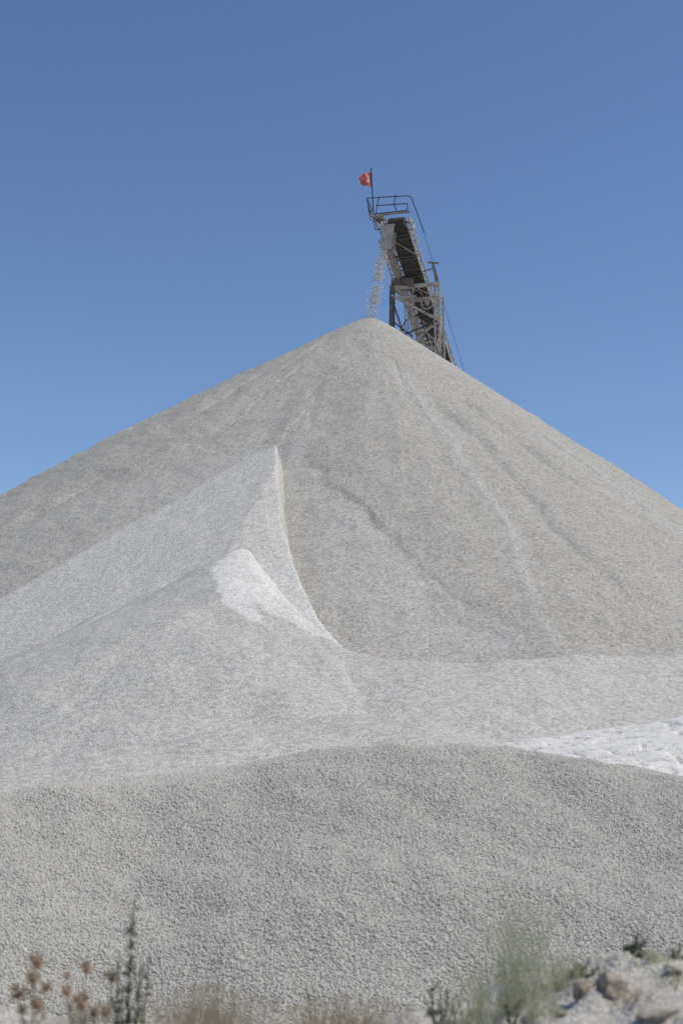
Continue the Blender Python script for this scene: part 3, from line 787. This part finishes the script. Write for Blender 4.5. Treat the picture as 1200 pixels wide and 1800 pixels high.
# ------------------------------------------------------------------ flag
fp0 = pf(-1.02, -1.90, .5); fp1 = Vector((fp0.x - .12, fp0.y, fp0.z))
top = at(652, 298, fp0.y)
base_f = at(656, 372, fp0.y)
flag = empty('flag', base_f, 'faded red flag with white crescent and star on a pole at the conveyor head', 'flag')
m = MB(base_f); m.tube([base_f, top], .045, 8); m.tube([top, top + Vector((0, 0, .12))], [.06, .03], 8); m.build('flag_pole', M['navy'], flag)
def flag_cloth():
    nu, nv = 66, 44; W, H = 1.55, 1.12
    V = []; T = []; F = []
    hoist = at(652.5, 303, fp0.y) - base_f
    for j in range(nv + 1):
        for i in range(nu + 1):
            a, b = i / nu, j / nv                                   # a away from the pole, b down
            shrink = 1 - .62 * a ** 1.3                            # fly end gathered by the wind
            yy = -H * (.47 + (b - .5) * shrink) - .10 * a ** 2
            xx = -W * .60 * a * (1 - .10 * math.sin(b * 3)) 
            dd = .26 * a ** .7 * math.sin(a * 8.5 + b * 2.6) + .07 * a * math.sin(b * 13 + a * 3)
            V.append((hoist.x + xx + .05 * math.sin(b * 9) * a, hoist.y + dd - .25 * a, hoist.z + yy))
            px, py = a * 1.5, b - .5
            r1 = math.hypot(px - .50, py) < .25; r2 = math.hypot(px - .5625, py) < .20
            st = False
            dx, dy = px - .845, py; rr = math.hypot(dx, dy); an = math.atan2(dy, -dx)
            if rr < .125:
                k = (an / (2 * math.pi / 5)) % 1; k = abs(k - round(k)) * 2 * math.pi / 5
                st = rr * math.cos(k) < .0478 + .0 if False else rr < .125 * math.cos(math.pi * 2 / 5) / math.cos(math.pi / 5) / max(.2, math.cos(math.pi / 5 - k) ) * .0 + .125 * .382 / (.382 + (1 - .382) * (k / (math.pi / 5))) 
            T.append(1. if (r1 and not r2) or st else 0.)
    n = nu + 1
    for j in range(nv):
        for i in range(nu):
            if i > nu * .80 and random.random() < .0: continue
            F.append((j * n + i, j * n + i + 1, (j + 1) * n + i + 1, (j + 1) * n + i))
    return np_mesh('flag_cloth', V, F, True, {'tone': T})
mm, nt, p = new_mat('red_flag_cloth'); p.inputs['Roughness'].default_value = .9
a = N(nt, 'ShaderNodeAttribute', attribute_name='tone'); mx = N(nt, 'ShaderNodeMix'); mx.data_type = 'RGBA'
nt.links.new(a.outputs['Fac'], mx.inputs[0]); mx.inputs[6].default_value = (.60, .17, .14, 1); mx.inputs[7].default_value = (.88, .78, .74, 1)
nt.links.new(mx.outputs[2], p.inputs['Base Color'])
tl = N(nt, 'ShaderNodeBsdfTranslucent'); nt.links.new(mx.outputs[2], tl.inputs[0]); ms = N(nt, 'ShaderNodeMixShader'); ms.inputs[0].default_value = .4
outn = [q for q in nt.nodes if q.type == 'OUTPUT_MATERIAL'][0]
nt.links.new(p.outputs[0], ms.inputs[1]); nt.links.new(tl.outputs[0], ms.inputs[2]); nt.links.new(ms.outputs[0], outn.inputs[0])
cl = link('flag_cloth', flag_cloth(), mm, flag)

# ------------------------------------------------------------------ stream of falling gravel
A0 = pf(-.25, -.75, -1.7); A1 = MA + Vector((.12, 0, .1))
n = 1700
t = rng.random(n) ** .75
sp = .15 + .13 * t
Pf = np.zeros((n, 3))
for k in range(3): Pf[:, k] = A0[k] + (A1[k] - A0[k]) * t
Pf[:, 0] += -.25 * np.sin(t * math.pi) * 0 + (A1.x - A0.x) * (np.sqrt(t) - t) * .55
Pf += rng.normal(0, 1, (n, 3)) * sp[:, None] * np.array([.8, .8, .5])
cl_ = vn(t * 26, np.zeros(n), 5) + .5 * vn(t * 60, np.zeros(n), 8)
kk = cl_ > rng.normal(-.25, .3, n); Pf = Pf[kk]
Vf, Ff, Tf = stones_geo(Pf, rng.uniform(.035, .12, len(Pf)))
tag(link('falling_gravel', np_mesh('falling_gravel', Vf, Ff, False, {'tone': Tf}), M['fallstone']), kind='stuff')

# ------------------------------------------------------------------ near rocks
def rock(u, v, Y, sx, sy, sz, mat, label, seed, rot=0):
    bm = bmesh.new(); bmesh.ops.create_icosphere(bm, subdivisions=4, radius=1)
    r2 = np.random.default_rng(seed)
    planes = [(Vector(r2.normal(size=3)).normalized(), r2.uniform(.42, .8)) for _ in range(22)]
    for vv in bm.verts:
        p = vv.co.copy()
        for nrm, dd in planes:
            e = p.dot(nrm) - dd
            if e > 0: p -= nrm * e * .92
        q = np.array([p.x * 3 + seed]), np.array([p.y * 3 + p.z * 2.3])
        p *= 1 + .13 * float(fbm(*q, 4, seed)[0])
        vv.co = Vector((p.x * sx, p.y * sy, p.z * sz))
    me = bpy.data.meshes.new('rock'); bm.to_mesh(me); bm.free()
    c = hit(u, v + sz * 150, h_bank, 3, 9); z = c.z
    o = link('rock', me, mat, loc=(c.x, c.y, z + sz * .35)); o.rotation_euler = (0, 0, rot)
    return tag(o, label, 'rock', 'rocks on the near bank')
rock(1078, 1736, 6.3, .105, .09, .08, M['brownrock'], 'largest rounded brown rock on the bank at the lower right', 3)
rock(1015, 1748, 6.2, .045, .045, .06, M['brownrock'], 'small upright dark rock just left of the largest brown rock', 5)
rock(984, 1784, 6.0, .028, .03, .03, M['brownrock'], 'small dark reddish rock at the bottom edge below the upright dark rock', 8, .4)
rock(1150, 1782, 6.0, .13, .08, .05, M['rock'], 'long pale flat rock at the bottom right corner', 11, .2)
rock(1185, 1705, 6.6, .05, .05, .035, M['rock'], 'pale rock at the right edge above the long flat rock', 14)
rock(925, 1795, 6.0, .04, .04, .022, M['rock'], 'low pale rock among weeds near the bottom, right of centre', 17)
rock(775, 1772, 6.1, .03, .04, .025, M['rock'], 'little grey rock at the foot of the dark low weed near bottom centre', 19)

# ------------------------------------------------------------------ near plants
M['drystem'] = plain_mat('dry_stem', (.36, .31, .24), (.26, .22, .17), 20)
M['head'] = plain_mat('thistle_head', (.48, .31, .19), (.30, .19, .12), 40, trans=.2)
M['spine'] = plain_mat('thistle_spine', (.48, .34, .2), (.32, .22, .13), 30)
M['greyleaf'] = plain_mat('grey_green_leaf', (.15, .185, .115), (.095, .12, .075), 15, trans=.2)
M['greygreenstem'] = plain_mat('grey_green_stem', (.11, .12, .08), (.08, .085, .06), 15)
M['yellowgreen'] = plain_mat('yellow_green_blade', (.54, .55, .37), (.43, .44, .29), 10, trans=.3)
M['green'] = plain_mat('dull_green_leaf', (.25, .27, .18), (.17, .19, .125), 12, trans=.25)
M['straw'] = plain_mat('reddish_straw', (.52, .43, .30), (.42, .34, .23), 12, trans=.3)
def gz(x, y): return float(h_bank(np.array([x]), np.array([y]))[0])
def leaf(V, F, p, d, L, W, up, curl=.2):
    d = d.normalized(); s = d.cross(up)
    if s.length < 1e-3: s = Vector((1, 0, 0))
    s.normalize(); n = s.cross(d)
    b = len(V)
    V += [p, p + d * L * .4 + s * W + n * L * .08, p + d * L - n * L * curl, p + d * L * .4 - s * W + n * L * .08, p + d * L * .45 - n * W * .3]
    F += [(b, b + 1, b + 4), (b + 1, b + 2, b + 4), (b + 4, b + 2, b + 3), (b, b + 4, b + 3)]
def pmesh(name, V, F, mat, parent):
    me = bpy.data.meshes.new(name); me.from_pydata([tuple(v) for v in V], [], F); return link(name, me, mat, parent)
def rv(k=1.): return Vector((random.uniform(-k, k), random.uniform(-k, k), random.uniform(-k, k)))
def thistle(u, Y, heads, label):
    c = at(u, 1790, Y); z = gz(c.x, Y); base = Vector((c.x, Y, z))
    root = empty('thistle', base, label, 'thistle', 'dry thistles on the near bank')
    st = MB(); LV, LF = [], []
    for (hu, hv, hr) in heads:
        tp = at(hu, hv, Y + random.uniform(-.12, .12)) - base
        mid = tp * .5 + Vector((-.25 * tp.x, random.uniform(-.02, .02), .02))
        pts = [Vector((0, 0, -.03)).lerp(mid, t).lerp(mid.lerp(tp, t), t) for t in np.linspace(0, 1, 7)]
        st.tube(pts, [.0035, .0035, .003, .003, .0025, .0025, .0025], 5)
        for k in range(9):
            i = random.randrange(1, 6); leaf(LV, LF, pts[i], rv() + Vector((0, 0, .3)), random.uniform(.03, .08), .007, Vector((0, 0, 1)))
        # head: spiny globe with a tuft
        hb = bmesh.new(); bmesh.ops.create_icosphere(hb, subdivisions=2, radius=hr * .85)
        for q in hb.verts: q.co = Vector((q.co.x * .85, q.co.y * .85, q.co.z * (1.0 if q.co.z < 0 else .75))) * random.uniform(.75, 1.15)
        me = bpy.data.meshes.new('flower_head'); hb.to_mesh(me); hb.free()
        ho = link('flower_head', me, M['head'], root, tp)
        SV, SF = [], []
        for k in range(90):
            d = rv().normalized()
            if d.z > .3 or random.random() < .5:
                leaf(SV, SF, d * hr * .7, d + Vector((0, 0, .35)), hr * random.uniform(.6, 2.0), hr * .11, Vector((1, .2, 0)))
        pmesh('spines', SV, SF, M['spine'], ho)
    st.build('stem', M['drystem'], root, True)
    pmesh('foliage', LV, LF, M['drystem'], root)
thistle(55, 5.0, [(66, 1692, .020), (58, 1722, .019), (33, 1748, .020), (82, 1736, .015), (40, 1776, .014), (68, 1768, .018)], 'dry thistle with clustered brown heads at the bottom left corner')
thistle(140, 5.1, [(152, 1704, .016), (117, 1744, .017), (143, 1766, .021), (118, 1716, .010)], 'dry thistle with an orange head, between the corner thistle and the tall grey weed')
thistle(182, 5.2, [(197, 1720, .018), (165, 1782, .015), (186, 1780, .016)], 'small dry thistle close against the left of the tall grey weed')

def weed(name, cat, label, u, Y, tops, mat_s, mat_l, n_leaf, L, W, taper=True):
    c = at(u, 1795, Y); z = gz(c.x, Y); base = Vector((c.x, Y, z))
    root = empty(name, base, label, cat)
    st = MB(); V, F = [], []
    for ti, (tu, tv) in enumerate(tops):
        tp = at(tu, tv, Y + random.uniform(-.08, .08)) - base
        mid = tp * .5 + Vector((random.uniform(-.03, .03), 0, .01))
        pts = [Vector((0, 0, -.03)).lerp(mid, t).lerp(mid.lerp(tp, t), t) for t in np.linspace(0, 1, 9)]
        st.tube(pts, [.005 - .0035 * k / 8 for k in range(9)], 5)
        for k in range(n_leaf * (2 if ti == 0 and taper else 1)):
            t = random.uniform(.35 if (ti == 0 and taper and k % 2) else .08, 1) ; f = t * 8; i = min(int(f), 7); p = pts[i].lerp(pts[i + 1], f - i)
            sc = (1.1 - (.45 if ti == 0 else .6) * t) if taper else 1
            d = rv() + Vector((0, 0, .35)); d.normalize()
            leaf(V, F, p, d, L * sc * random.uniform(.6, 1.3), W * sc, Vector((0, 0, 1)), random.uniform(0, .5))
            if random.random() < .5:
                p2 = p + d * L * sc * .7; leaf(V, F, p2, d + rv(.9), L * sc * .6, W * sc * .8, Vector((0, 0, 1)))
    st.build('stem', mat_s, root, True); pmesh('foliage', V, F, mat_l, root)
    return root
weed('tall_weed', 'weed', 'tall grey green weed with a slim leafy spike standing at the lower left', 230, 5.2,
     [(236, 1582), (262, 1678), (208, 1690), (252, 1695), (215, 1740), (245, 1725), (200, 1755)], M['greygreenstem'], M['greyleaf'], 62, .042, .011)
weed('weed', 'weed', 'thin dark weed sprig at the bottom, left of centre', 545, 5.5, [(540, 1742), (552, 1765), (535, 1770)], M['greygreenstem'], M['greyleaf'], 22, .03, .006)
weed('weed', 'weed', 'low dark green weed beside the little grey rock near bottom centre', 770, 6.2, [(760, 1735), (785, 1738), (745, 1752), (800, 1748), (770, 1725)], M['greygreenstem'], M['green'], 30, .04, .008)
weed('weed', 'weed', 'leafy green weed rising behind the largest brown rock', 1120, 6.6, [(1100, 1668), (1135, 1655), (1150, 1690), (1085, 1690), (1118, 1640), (1125, 1705)], M['greygreenstem'], M['green'], 40, .05, .008)
weed('weed', 'weed', 'tiny dark weed left of the upright dark rock', 895, 6.1, [(890, 1758), (905, 1765), (915, 1752)], M['greygreenstem'], M['green'], 20, .03, .007)
weed('weed', 'weed', 'sparse green weed at the right edge of the bank', 1190, 6.7, [(1180, 1672), (1195, 1660), (1205, 1680)], M['greygreenstem'], M['green'], 24, .035, .006)
def tuft(label, u, Y, u0, u1, vtop, n, mat, wid=.0028, vb=1760, name='grass_tuft'):
    c = at(u, vb, Y); z = gz(c.x, Y); base = Vector((c.x, Y, z))
    V, F = [], []
    for k in range(n):
        a = random.gauss(0, .33)
        b0 = Vector((random.gauss(0, .05), random.gauss(0, .05), -.02))
        tu = u + a * (u1 - u0) * .8; tv = vtop + abs(random.gauss(0, 1)) * (vb - vtop) * .33 + abs(a) * 40
        tp = at(tu, tv, Y + random.gauss(0, .1)) - base
        mid = b0 * .4 + tp * .45 + Vector((b0.x - tp.x * .2, 0, .02 + .1 * tp.z))
        pts = [b0.lerp(mid, t).lerp(mid.lerp(tp, t), t) for t in np.linspace(0, 1, 6)]
        s = Vector((1, random.uniform(-.6, .6), 0)).normalized()
        b = len(V)
        for i, p in enumerate(pts):
            w_ = wid * (1 - .8 * i / 5); V += [p - s * w_, p + s * w_]
        F += [(b + 2 * i, b + 2 * i + 1, b + 2 * i + 3, b + 2 * i + 2) for i in range(5)]
        for q in range(3):                                          # seed heads / side leaflets
            i = random.randrange(2, 6); leaf(V, F, pts[i], (pts[-1] - pts[0]).normalized() + rv(.6), .025, .002, Vector((0, 1, 0)))
    me = bpy.data.meshes.new(name); me.from_pydata([tuple(v) for v in V], [], F)
    o = link(name, me, mat, loc=base); return tag(o, label, 'grass', 'grass tufts on the near bank')
tuft('tall wispy yellow green tuft of grass, left of the rocks at lower right', 905, 6.4, 790, 1010, 1550, 230, M['yellowgreen'], .0012)
tuft('short green grass tuft spreading below the tall wispy yellow green tuft', 830, 6.3, 740, 920, 1690, 70, M['yellowgreen'])
tuft('reddish dry straw tuft at the bottom between the tall grey weed and the thin sprig', 360, 5.2, 230, 500, 1733, 360, M['straw'], .0022, 1800)
tuft('faint straw and green tuft at the bottom, right of the thin dark sprig', 600, 5.4, 480, 780, 1752, 260, M['straw'], .0025, 1800)
tuft('sparse green grass tuft between the tiny dark weed and the rocks', 990, 6.5, 930, 1060, 1668, 110, M['yellowgreen'], .0022)
tuft('thin green grass tuft right of the largest brown rock', 1150, 6.5, 1100, 1210, 1660, 110, M['yellowgreen'], .0022)

tuft('low green tuft at the bottom edge, left of the small dark reddish rock', 955, 5.9, 920, 990, 1742, 70, M['yellowgreen'], .0022, 1800)
tuft('pale straw tuft between the largest brown rock and the long flat rock', 1118, 5.9, 1090, 1150, 1738, 70, M['straw'], .002, 1790)
tuft('low straw tuft at the bottom left among the dry thistles', 150, 5.3, 90, 215, 1752, 110, M['straw'], .002, 1810)
weed('weed', 'weed', 'dark leafy weed directly above the upright dark rock', 1025, 6.5, [(1015, 1700), (1035, 1692), (1050, 1705), (1000, 1712)], M['greygreenstem'], M['green'], 24, .035, .008)

# stones that rolled down the big cone
nS = 60000
ph_ = rng.uniform(-1.15, 1.25, nS); r_ = 44 * np.sqrt(rng.random(nS))
xs_ = MA.x + r_ * np.sin(ph_); ys_ = MA.y - r_ * np.cos(ph_); zs_ = h_main(xs_, ys_)
kp = (rng.random(nS) < .06 + .5 * sst(14, 40, r_)) & (zs_ > 1)
xs_, ys_, zs_ = xs_[kp], ys_[kp], zs_[kp]; sz_ = rng.uniform(.04, .10, len(xs_)) * (.8 + .5 * rng.random(len(xs_)) ** 6)
Vm, Fm, Tm = stones_geo(np.stack([xs_, ys_, zs_ - sz_ * .1], -1), sz_)
o = link('loose_stones', np_mesh('loose_stones', Vm, Fm, False, {'tone': Tm * .6}), M['rolled'], bpy.data.objects['gravel_pile'])
tag(o, kind='stuff')
tuft('sparse straw tuft between the upright dark rock and the largest brown rock', 1042, 6.1, 1005, 1080, 1715, 60, M['straw'], .002, 1770)
tuft('dry yellowish tuft at the right edge beside the long flat rock', 1180, 6.2, 1140, 1215, 1700, 80, M['yellowgreen'], .002, 1770)
